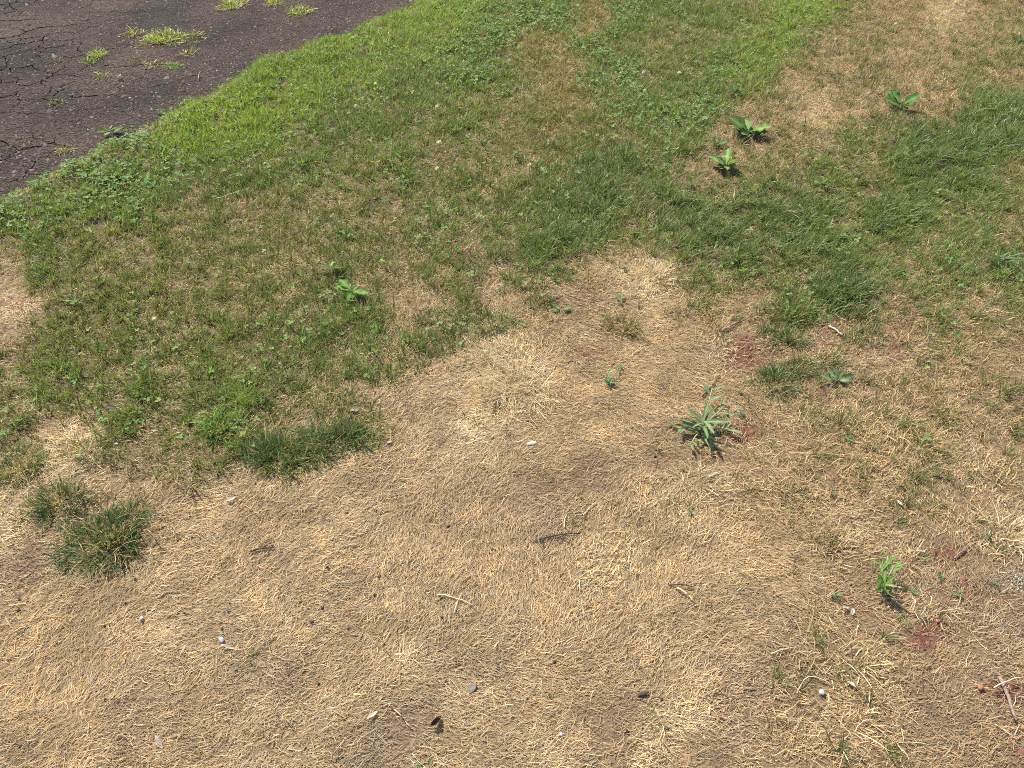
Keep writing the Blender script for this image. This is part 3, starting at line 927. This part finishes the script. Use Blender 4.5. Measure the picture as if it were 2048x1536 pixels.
# ------------------------------------------------------------------ broad-leaved weeds
BG = 'broad-leaved weeds in the lawn'
PL = lambda *a, **k: rosette('plantain', a[0], 'weed', *a[1:], group=BG, **k)
PL('upper plantain with many broad leaves in the pale lawn strip', 1495, 275, 105, 13, wl=.6, lift=.022, elev=(0.0, 0.7), col=(0.142, 0.227, 0.052))
PL('lower plantain with a pale open rosette', 1450, 342, 92, 12, wl=.6, lift=.022, elev=(0.0, 0.75), col=(0.182, 0.267, 0.081))
PL('plantain with folded leaves in the dark grass at right', 1800, 222, 94, 10, wl=.55, elev=(0.125, 0.63), col=(0.128, 0.234, 0.052), lift=0.032)
PL('dark low plantain above the upper plantain', 1470, 190, 66, 6, wl=.45, elev=(0.075, 0.42), col=(0.081, 0.156, 0.043), lift=0.027)
PL('small plantain left of the two big rosettes', 1432, 295, 48, 5, wl=.5, elev=(0.1, 0.49), col=(0.162, 0.26, 0.057), lift=0.027)
PL('pair of pale leaves left of the small plantain', 1325, 290, 34, 3, wl=.5, elev=(0.1, 0.42), col=(0.216, 0.312, 0.085), lift=0.032)
PL('left plantain with an upright leaf in the middle of the lawn', 662, 545, 68, 6, wl=.5, elev=(0.125, 0.7), col=(0.155, 0.286, 0.048), lift=0.032)
PL('right plantain lying lower in the middle of the lawn', 705, 592, 80, 7, wl=.5, elev=(0.075, 0.42), col=(0.142, 0.267, 0.048), lift=0.034)
PL('small two-leaved plantain at the top of the bare patch', 1122, 624, 52, 3, wl=.6, elev=(0.1, 0.315), col=(0.203, 0.305, 0.081), azs=[3.2, .15, 2.6], lens=[1.0, 1.0, .6])
PL('single green leaf beside the tuft at the corner of the bare patch', 1056, 655, 38, 2, wl=.5, elev=(0.075, 0.28), col=(0.135, 0.221, 0.048), azs=[2.9, .4], lens=[1.1, .5])
PL('grey-leaved rosette with upright leaves in the straw', 1672, 768, 84, 7, wl=.5, elev=(0.225, 0.56), col=(0.155, 0.202, 0.081), azs=[.25, 2.9, 1.6, .9, 2.3, -.3, 3.4], lens=[1.1, 1.0, .9, .8, .8, .6, .6])
PL('small grey-green weed above the olive tuft', 1240, 604, 44, 6, wl=.35, elev=(0.1, 0.42), col=(0.176, 0.234, 0.095))
PL('pale clover-like leaves at the right in the long grass', 1868, 392, 34, 4, wl=.6, elev=(0.1, 0.35), col=(0.216, 0.312, 0.085), lift=0.042)
PL('pale leaves in the grass left of the dark right strip', 1638, 372, 34, 3, wl=.7, elev=(0.1, 0.35), col=(0.23, 0.299, 0.085), lift=0.037)
PL('three round clover leaves in dark grass at upper centre', 1090, 350, 30, 3, wl=.9, elev=(0.1, 0.28), col=(0.189, 0.299, 0.104), lift=0.047)
PL('three round clover leaves below the others at upper centre', 1078, 414, 26, 3, wl=.9, elev=(0.1, 0.28), col=(0.176, 0.286, 0.095), lift=0.042)
PL('broad-leaved weed at the rim of the driveway', 222, 268, 62, 7, wl=.4, elev=(0.05, 0.35), col=(0.162, 0.26, 0.067))
PL('small pale weed on the bare asphalt', 240, 158, 26, 6, wl=.4, elev=(0.05, 0.28), col=(0.297, 0.364, 0.142))
PL('small dark weed in the straw below the thin olive tufts', 1692, 885, 44, 6, wl=.35, elev=(0.1, 0.49), col=(0.095, 0.15, 0.048))
PL('dark weed near the upper right border', 2035, 85, 50, 6, wl=.4, elev=(0.1, 0.56), col=(0.095, 0.156, 0.048), lift=0.032)
PL('dark leafed weed over the pale strip at the right', 1888, 162, 52, 6, wl=.35, elev=(0.1, 0.49), col=(0.101, 0.163, 0.052), lift=0.027)
PL('blue-green weed in the left lawn', 155, 612, 50, 7, wl=.3, elev=(0.15, 0.56), col=(0.149, 0.221, 0.085), lift=0.032)
PL('blue-green leaf cut by the bottom edge', 838, 1533, 26, 3, wl=.55, elev=(0.2, 0.56), col=(0.149, 0.247, 0.095))

RG = 'tiny green rosettes in the straw'
for lab, u, v, d in (('tiny rosette nearest to the red soil at right', 1876, 1158, 24), ('tiny rosette left of the blue grey patch', 1984, 1173, 22),
                     ('tiny rosette right of the feathery weed', 1826, 1191, 24), ('tiny rosette between the feathery weed and the blue grey patch', 1914, 1192, 24),
                     ('tiny rosette left of the feathery weed', 1667, 1198, 24), ('tiny rosette in the straw at the right middle', 1970, 1075, 22),
                     ('tiny rosette above the feathery weed', 1765, 1052, 16), ('tiny rosette under the grey patch of the bare area', 1378, 1030, 20)):
    rosette('small_rosette', lab, 'weed', u, v, d, 7, wl=.55, elev=(.1, .7), col=(.14, .21, .085), group=RG)

def star_weed(name, label, u, v, dpx, n, wl, elev, col, extra=()):
    e = rosette(name, label, 'weed', u, v, dpx, n, wl=wl, elev=elev, col=col, stalk=.05, cup=.3, pw=.7)
    col = tuple(c * .74 for c in col)
    sc = scale_at(u, v)
    for (u1, v1, hgt, nl) in extra:
        g = ground(u1, v1) - e.location
        g.z += hgt
        mid = g * .55 + Vector((0, 0, .012))
        V, F = tube([(0, 0, 0), mid, g], .0022, .0014)
        st = mesh_obj('stem', V, F, M_GSTEM, e)
        for k in range(nl):
            p = mid.lerp(g, (k + .6) / nl)
            L = dpx / sc * random.uniform(.2, .3)
            leaf_obj(st, L, L * wl * 1.1, col, math.atan2(g.y, g.x) + random.choice((-1, 1)) * random.uniform(.4, 1.2), random.uniform(.1, .6), p, stalk=.03, pw=.7)
    return e
star_weed('crabgrass', 'largest weed with long narrow grey-green leaves in the straw', 1400, 866, 118, 24, .17, (-.05, .75), (.185, .26, .115),
          extra=((1418, 800, .05, 3), (1352, 862, .012, 3), (1460, 868, .014, 4), (1425, 900, .012, 4), (1378, 896, .01, 3), (1440, 832, .03, 3)))
star_weed('crabgrass', 'dark narrow-leaved weed cut by the right border of the lawn', 1990, 530, 110, 14, .14, (.1, .9), (.12, .19, .07), extra=((2030, 520, .02, 3),))
star_weed('star_weed', 'small blue-green star-shaped weed in the bare patch', 1214, 770, 48, 13, .24, (.1, .8), (.13, .24, .10), extra=((1244, 742, .012, 5),))
star_weed('feathery_weed', 'feathery light green weed near the red soil at lower right', 1758, 1185, 84, 18, .2, (.35, 1.35), (.17, .28, .065), extra=((1745, 1150, .05, 5), (1775, 1150, .045, 5), (1760, 1135, .05, 5)))
star_weed('star_weed', 'small dull weed to the right of the largest weed', 1478, 832, 30, 7, .35, (.1, .5), (.12, .18, .10))

# white clover flower heads
FG = 'white clover flower heads in the lawn'
fl = [(1285, 162, 'right of two white flower heads in dark clover'), (1287, 200, 'white flower head below the pair in dark clover'), (1355, 164, 'ragged white flower head at the clover edge'),
      (753, 186, 'white flower head nearest to the driveway lawn strip'), (714, 231, 'leftmost white flower head'), (875, 232, 'white flower head in the upper middle lawn'),
      (880, 304, 'small white flower head below the upper middle one'), (1058, 350, 'white flower head beside three clover leaves'), (875, 357, 'lowest white flower head in the middle lawn'),
      (1666, 96, 'white flower head in the pale straw strip'), (1785, 65, 'rightmost white flower head'), (317, 660, 'pale yellow flower head in the left lawn')]
fmesh = None
for u, v, lab in fl:
    o = ground(u, v)
    e = empty('clover_flower', o)
    V, F = tube([(0, 0, 0), (.002, .001, .02), (.001, .003, .040)], .0011, .0009)
    mesh_obj('stem', V, F, M_GSTEM, e)
    if fmesh is None:
        Vp, Fp = [], []
        for k in range(46):
            ph, th = math.acos(1 - 1.7 * (k + .5) / 46), k * 2.39996
            d = Vector((math.sin(ph) * math.cos(th), math.sin(ph) * math.sin(th), math.cos(ph)))
            s1 = d.orthogonal().normalized() * .0016
            s2 = d.cross(s1.normalized()) * .0016
            b0 = len(Vp)
            Vp += [d * .002, d * .0065 + s1, d * .0095 + Vector((0, 0, .001)), d * .0065 - s1, d * .007 + s2]
            Fp += [(b0, b0 + 1, b0 + 2, b0 + 3), (b0, b0 + 4, b0 + 2)]
        ho = mesh_obj('flower_head', Vp, Fp, M_PETAL, e, (.001, .003, .042))
        fmesh = ho.data
    else:
        ho = link('flower_head', fmesh, e, (.001, .003, .042))
    ho.rotation_euler = (random.gauss(0, .2), random.gauss(0, .2), random.uniform(0, 6))
    tag(e, lab, 'flower', FG)

# ------------------------------------------------------------------ twigs, stones, chips, leaves
stick('twig', 'dark forked twig lying on the straw at left', 'twig', (503, 1107), (552, 1098), 2.6, M_TWIG, .05, [(.4, 18, 6), (.6, 12, -8)])
stick('twig', 'dark thin twig behind the largest weed', 'twig', (1404, 798), (1438, 752), 2.2, M_TWIG, -.03)
stick('stick', 'grey stick lying in the straw above the largest weed', 'stick', (1442, 668), (1478, 648), 3.6, M_TWIG2, .02)
stick('stick', 'brown stick on red soil at the lower right border', 'stick', (1991, 1358), (2026, 1446), 4.4, M_TWIG2, .04, lift=.014)
stick('stem', 'pale straw stem crossing the brown stick', 'dry stem', (1978, 1384), (2040, 1362), 1.7, M_STEM, .06, lift=.022)
stick('twig', 'short brown twig on the upper red soil patch', 'twig', (1906, 1121), (1930, 1098), 2.2, M_TWIG2, .02)
stick('twig', 'pale bent twig in the straw right of centre', 'twig', (1352, 1180), (1386, 1208), 2.2, M_STEM, .08)
stick('twig', 'dark twig lying over the pale bent twig', 'twig', (1336, 1174), (1384, 1178), 2.0, M_TWIG, .05)
stick('stem', 'pale stem leaning left in the matted straw at centre', 'dry stem', (876, 1192), (948, 1216), 1.8, M_STEM, .05)
stick('stem', 'thin straw stem crossing the pale stem at centre', 'dry stem', (910, 1230), (925, 1190), 1.3, M_STEM, .08)
stick('twig', 'dark broken twig in the straw right of centre', 'twig', (1070, 1086), (1160, 1072), 2.2, M_TWIG, .05, [(.3, -14, 12), (.5, 26, 10), (.7, -20, 14)])
stick('stem', 'upright looking straw stem over the dark broken twig', 'dry stem', (1128, 1060), (1132, 1034), 1.8, M_STEM, .03)
stick('stem', 'straw stem pointing up right of the dark broken twig', 'dry stem', (1166, 1036), (1192, 1008), 1.6, M_STEM, .03)
stick('wood_splinter', 'pale split stick between the tufts on the right', 'stick', (1656, 656), (1684, 675), 4.0, M_CHALK, .03)
stick('wood_splinter', 'thin pale splinter beside the pale split stick', 'stick', (1700, 650), (1668, 632), 2.0, M_STEM, .05)
stick('stem', 'long straw stem left of the bottom pale feather', 'dry stem', (776, 1412), (822, 1458), 1.6, M_STEM, .04)
stick('stem', 'straw stem lying in the lower right red soil', 'dry stem', (1986, 1452), (2020, 1476), 1.6, M_STEM, .04)
stick('stem', 'long straw stem above the small white stone', 'dry stem', (1540, 1312), (1588, 1300), 1.8, M_STEM, .06)
stick('stem', 'pale curved runner left of the small white stone', 'dry stem', (1592, 1390), (1662, 1372), 1.5, M_STEM, .3)
stick('twig', 'dark twig stub near the wide dark tuft', 'twig', (1596, 556), (1618, 550), 2.4, M_TWIG, .05)
stick('stem', 'yellow straw stem lying on the left lawn', 'dry stem', (440, 416), (482, 400), 1.8, M_STEM, .03, lift=.04)
stick('stem', 'dry stem sticking over the driveway rim', 'dry stem', (398, 162), (402, 146), 1.2, M_STEM, .03)
lump('bark_piece', 'dark brown bark piece in the yellowish straw', 'bark', 1285, 1390, 26, M_TWIG, (1, .35, .3), .2, .25)
lump('wood_chip', 'white flat wood chip in the middle of the bare patch', 'wood chip', 1064, 891, 22, M_CHALK, (1, .42, .25), .15, .1)
lump('wood_chip', 'small whitish chip near the dark tuft ridge', 'wood chip', 780, 888, 12, M_CHALK, (1, .6, .35), .25, .5)
lump('stone', 'small round white stone at lower right', 'stone', 1641, 1388, 13, M_WHITE, (1, .9, .8), .2)
lump('stone', 'white stone in the matted straw left of centre', 'stone', 445, 1283, 14, M_WHITE, (1, .7, .6), .35)
lump('stone', 'tiny white stone in the straw at left', 'stone', 285, 1240, 10, M_WHITE, (1, .8, .6), .3)
lump('stone', 'tiny white stone near the bottom middle', 'stone', 1122, 1472, 9, M_WHITE, (1, .8, .7), .3)
lump('stone', 'flat grey stone half sunk in the straw at the bottom', 'stone', 940, 1378, 30, M_GREYST, (1, .8, .2), .3, .3, -.9)
lump('soil_clod', 'red soil clod left of the brown stick', 'clod', 1958, 1378, 14, M_REDST, (1, .9, .7), .3)
lump('soil_clod', 'pinkish clod at the upper end of the red mound', 'clod', 1874, 1246, 10, M_REDST, (.7, 1, .8), .3)
lump('wood_chip', 'pale chip in the straw below the thin tufts', 'wood chip', 1798, 1010, 14, M_CHALK, (1, .5, .3), .3)
curled_leaf('dead_leaf', 'curled brown leaf with a dark shadow at the bottom', 'dead leaf', 873, 1446, 26, M_BROWNLF, 4.2, .95, .7)
curled_leaf('dead_leaf', 'pale dry leaf near the upper edge of the tan patch', 'dead leaf', 464, 1003, 20, M_PALELF, 1.2, .4, .5)
curled_leaf('dead_leaf', 'bleached leaf pointing up right of bottom left', 'dead leaf', 746, 1434, 24, M_PALELF, 1.2, .35, .8)
curled_leaf('dead_leaf', 'bleached sliver near the bottom left edge', 'dead leaf', 322, 1488, 28, M_PALELF, 1.0, .3, -.9)
curled_leaf('dead_leaf', 'pale sliver under the white stone left of centre', 'dead leaf', 458, 1298, 26, M_PALELF, .8, .22, -.2)
curled_leaf('dead_leaf', 'left of two bleached leaves over the bleached clump', 'dead leaf', 1688, 1220, 16, M_PALELF, 1.4, .5, .2)
curled_leaf('dead_leaf', 'right of two bleached leaves over the bleached clump', 'dead leaf', 1702, 1228, 16, M_PALELF, 1.4, .5, 1.2)
curled_leaf('dead_leaf', 'long bleached leaf beside the straw fan at right', 'dead leaf', 1838, 1106, 26, M_PALELF, 1.0, .28, .15)
curled_leaf('dead_leaf', 'whitish dried leaf at the right end of the dark tuft ridge', 'dead leaf', 712, 824, 20, M_PALELF, 1.6, .6, .4)
curled_leaf('dead_leaf', 'pale leaf in the olive straw near the white stone on the right', 'dead leaf', 1700, 1372, 20, M_PALELF, 1.2, .4, 2.2)

# dark droppings dotted over the bare patch
pel = [lump_mesh('dark_pellet', 1.0, M_DARK, k * 3.3, (1, .85, .75), .3, 2) for k in range(4)]
for k, (u, v) in enumerate([(386, 1077), (655, 1136), (897, 1055), (752, 1024), (379, 1181), (252, 1208), (272, 1161), (256, 1121), (41, 1201), (39, 1223),
                            (211, 1254), (446, 1260), (370, 1228), (461, 1209), (750, 1192), (646, 1218), (625, 1246), (698, 1260), (759, 1155), (884, 1236),
                            (892, 1365), (694, 1028), (638, 1369), (1109, 1326), (1323, 1401), (1254, 1464), (1335, 1460), (1247, 869), (1310, 915), (212, 1400)]):
    o = ground(u, v)
    ob = link('dark_pellet', pel[k % 4], None, o + Vector((0, 0, .004)))
    r = random.uniform(2.6, 4.3) / scale_at(u, v)
    ob.scale = (r, r, r)
    ob.rotation_euler = (random.uniform(0, 6), random.uniform(0, 6), random.uniform(0, 6))
    tag(ob, 'small round dark pellet on the matted straw', 'pellet', 'dark pellets dotted over the bare patch')

# crumbs of red soil on the bare spots, and the blue-grey granules at the right border (uncountable)
def crumbs(name, label, cat, x, y, z, r, cols, mat):
    n = len(x)
    V = OCT[None] * rng.uniform(.6, 1.3, (n, 5, 3)) * r[:, None, None]
    V += np.stack([x, y, z], 1)[:, None, :]
    me = raw_mesh(name, V.reshape(-1, 3), (OF[None] + (np.arange(n) * 5)[:, None]).ravel(), np.full(n * 4, 3), mat, np.repeat(cols, 5, 0))
    tag(link(name, me), label, cat, kind='stuff')
x, y = scatter(16000)
w = cover(x, y)
pr = redness(x, y) ** 1.5 * .9 + .012 * w[:, KEYS.index('b')]
m = rng.random(len(x)) < pr
x, y = x[m], y[m]; n = len(x)
crumbs('soil_crumbs', 'reddish soil crumbs on the bare spots', 'soil', x, y, height(x, y) + .001, np.exp(rng.normal(math.log(.0026), .5, n)),
       np.array([.125, .056, .036]) * rng.lognormal(0, .3, n)[:, None], M_CHIP)
x, y = scatter(40000)
u, v = project(x, y)
m = rng.random(len(x)) < np.exp(-(((u - 2045) / 42) ** 2 + ((v - 1165) / 26) ** 2) ** 1.5)
x, y = x[m], y[m]; n = len(x)
crumbs('granule_patch', 'patch of pale blue grey granules at the right border', 'granules', x, y, height(x, y) + .008 + rng.random(n) * .004, np.exp(rng.normal(math.log(.0018), .35, n)),
       np.array([.24, .29, .30]) * rng.lognormal(-.1, .35, n)[:, None].clip(.3, 1.5), M_CHIP)
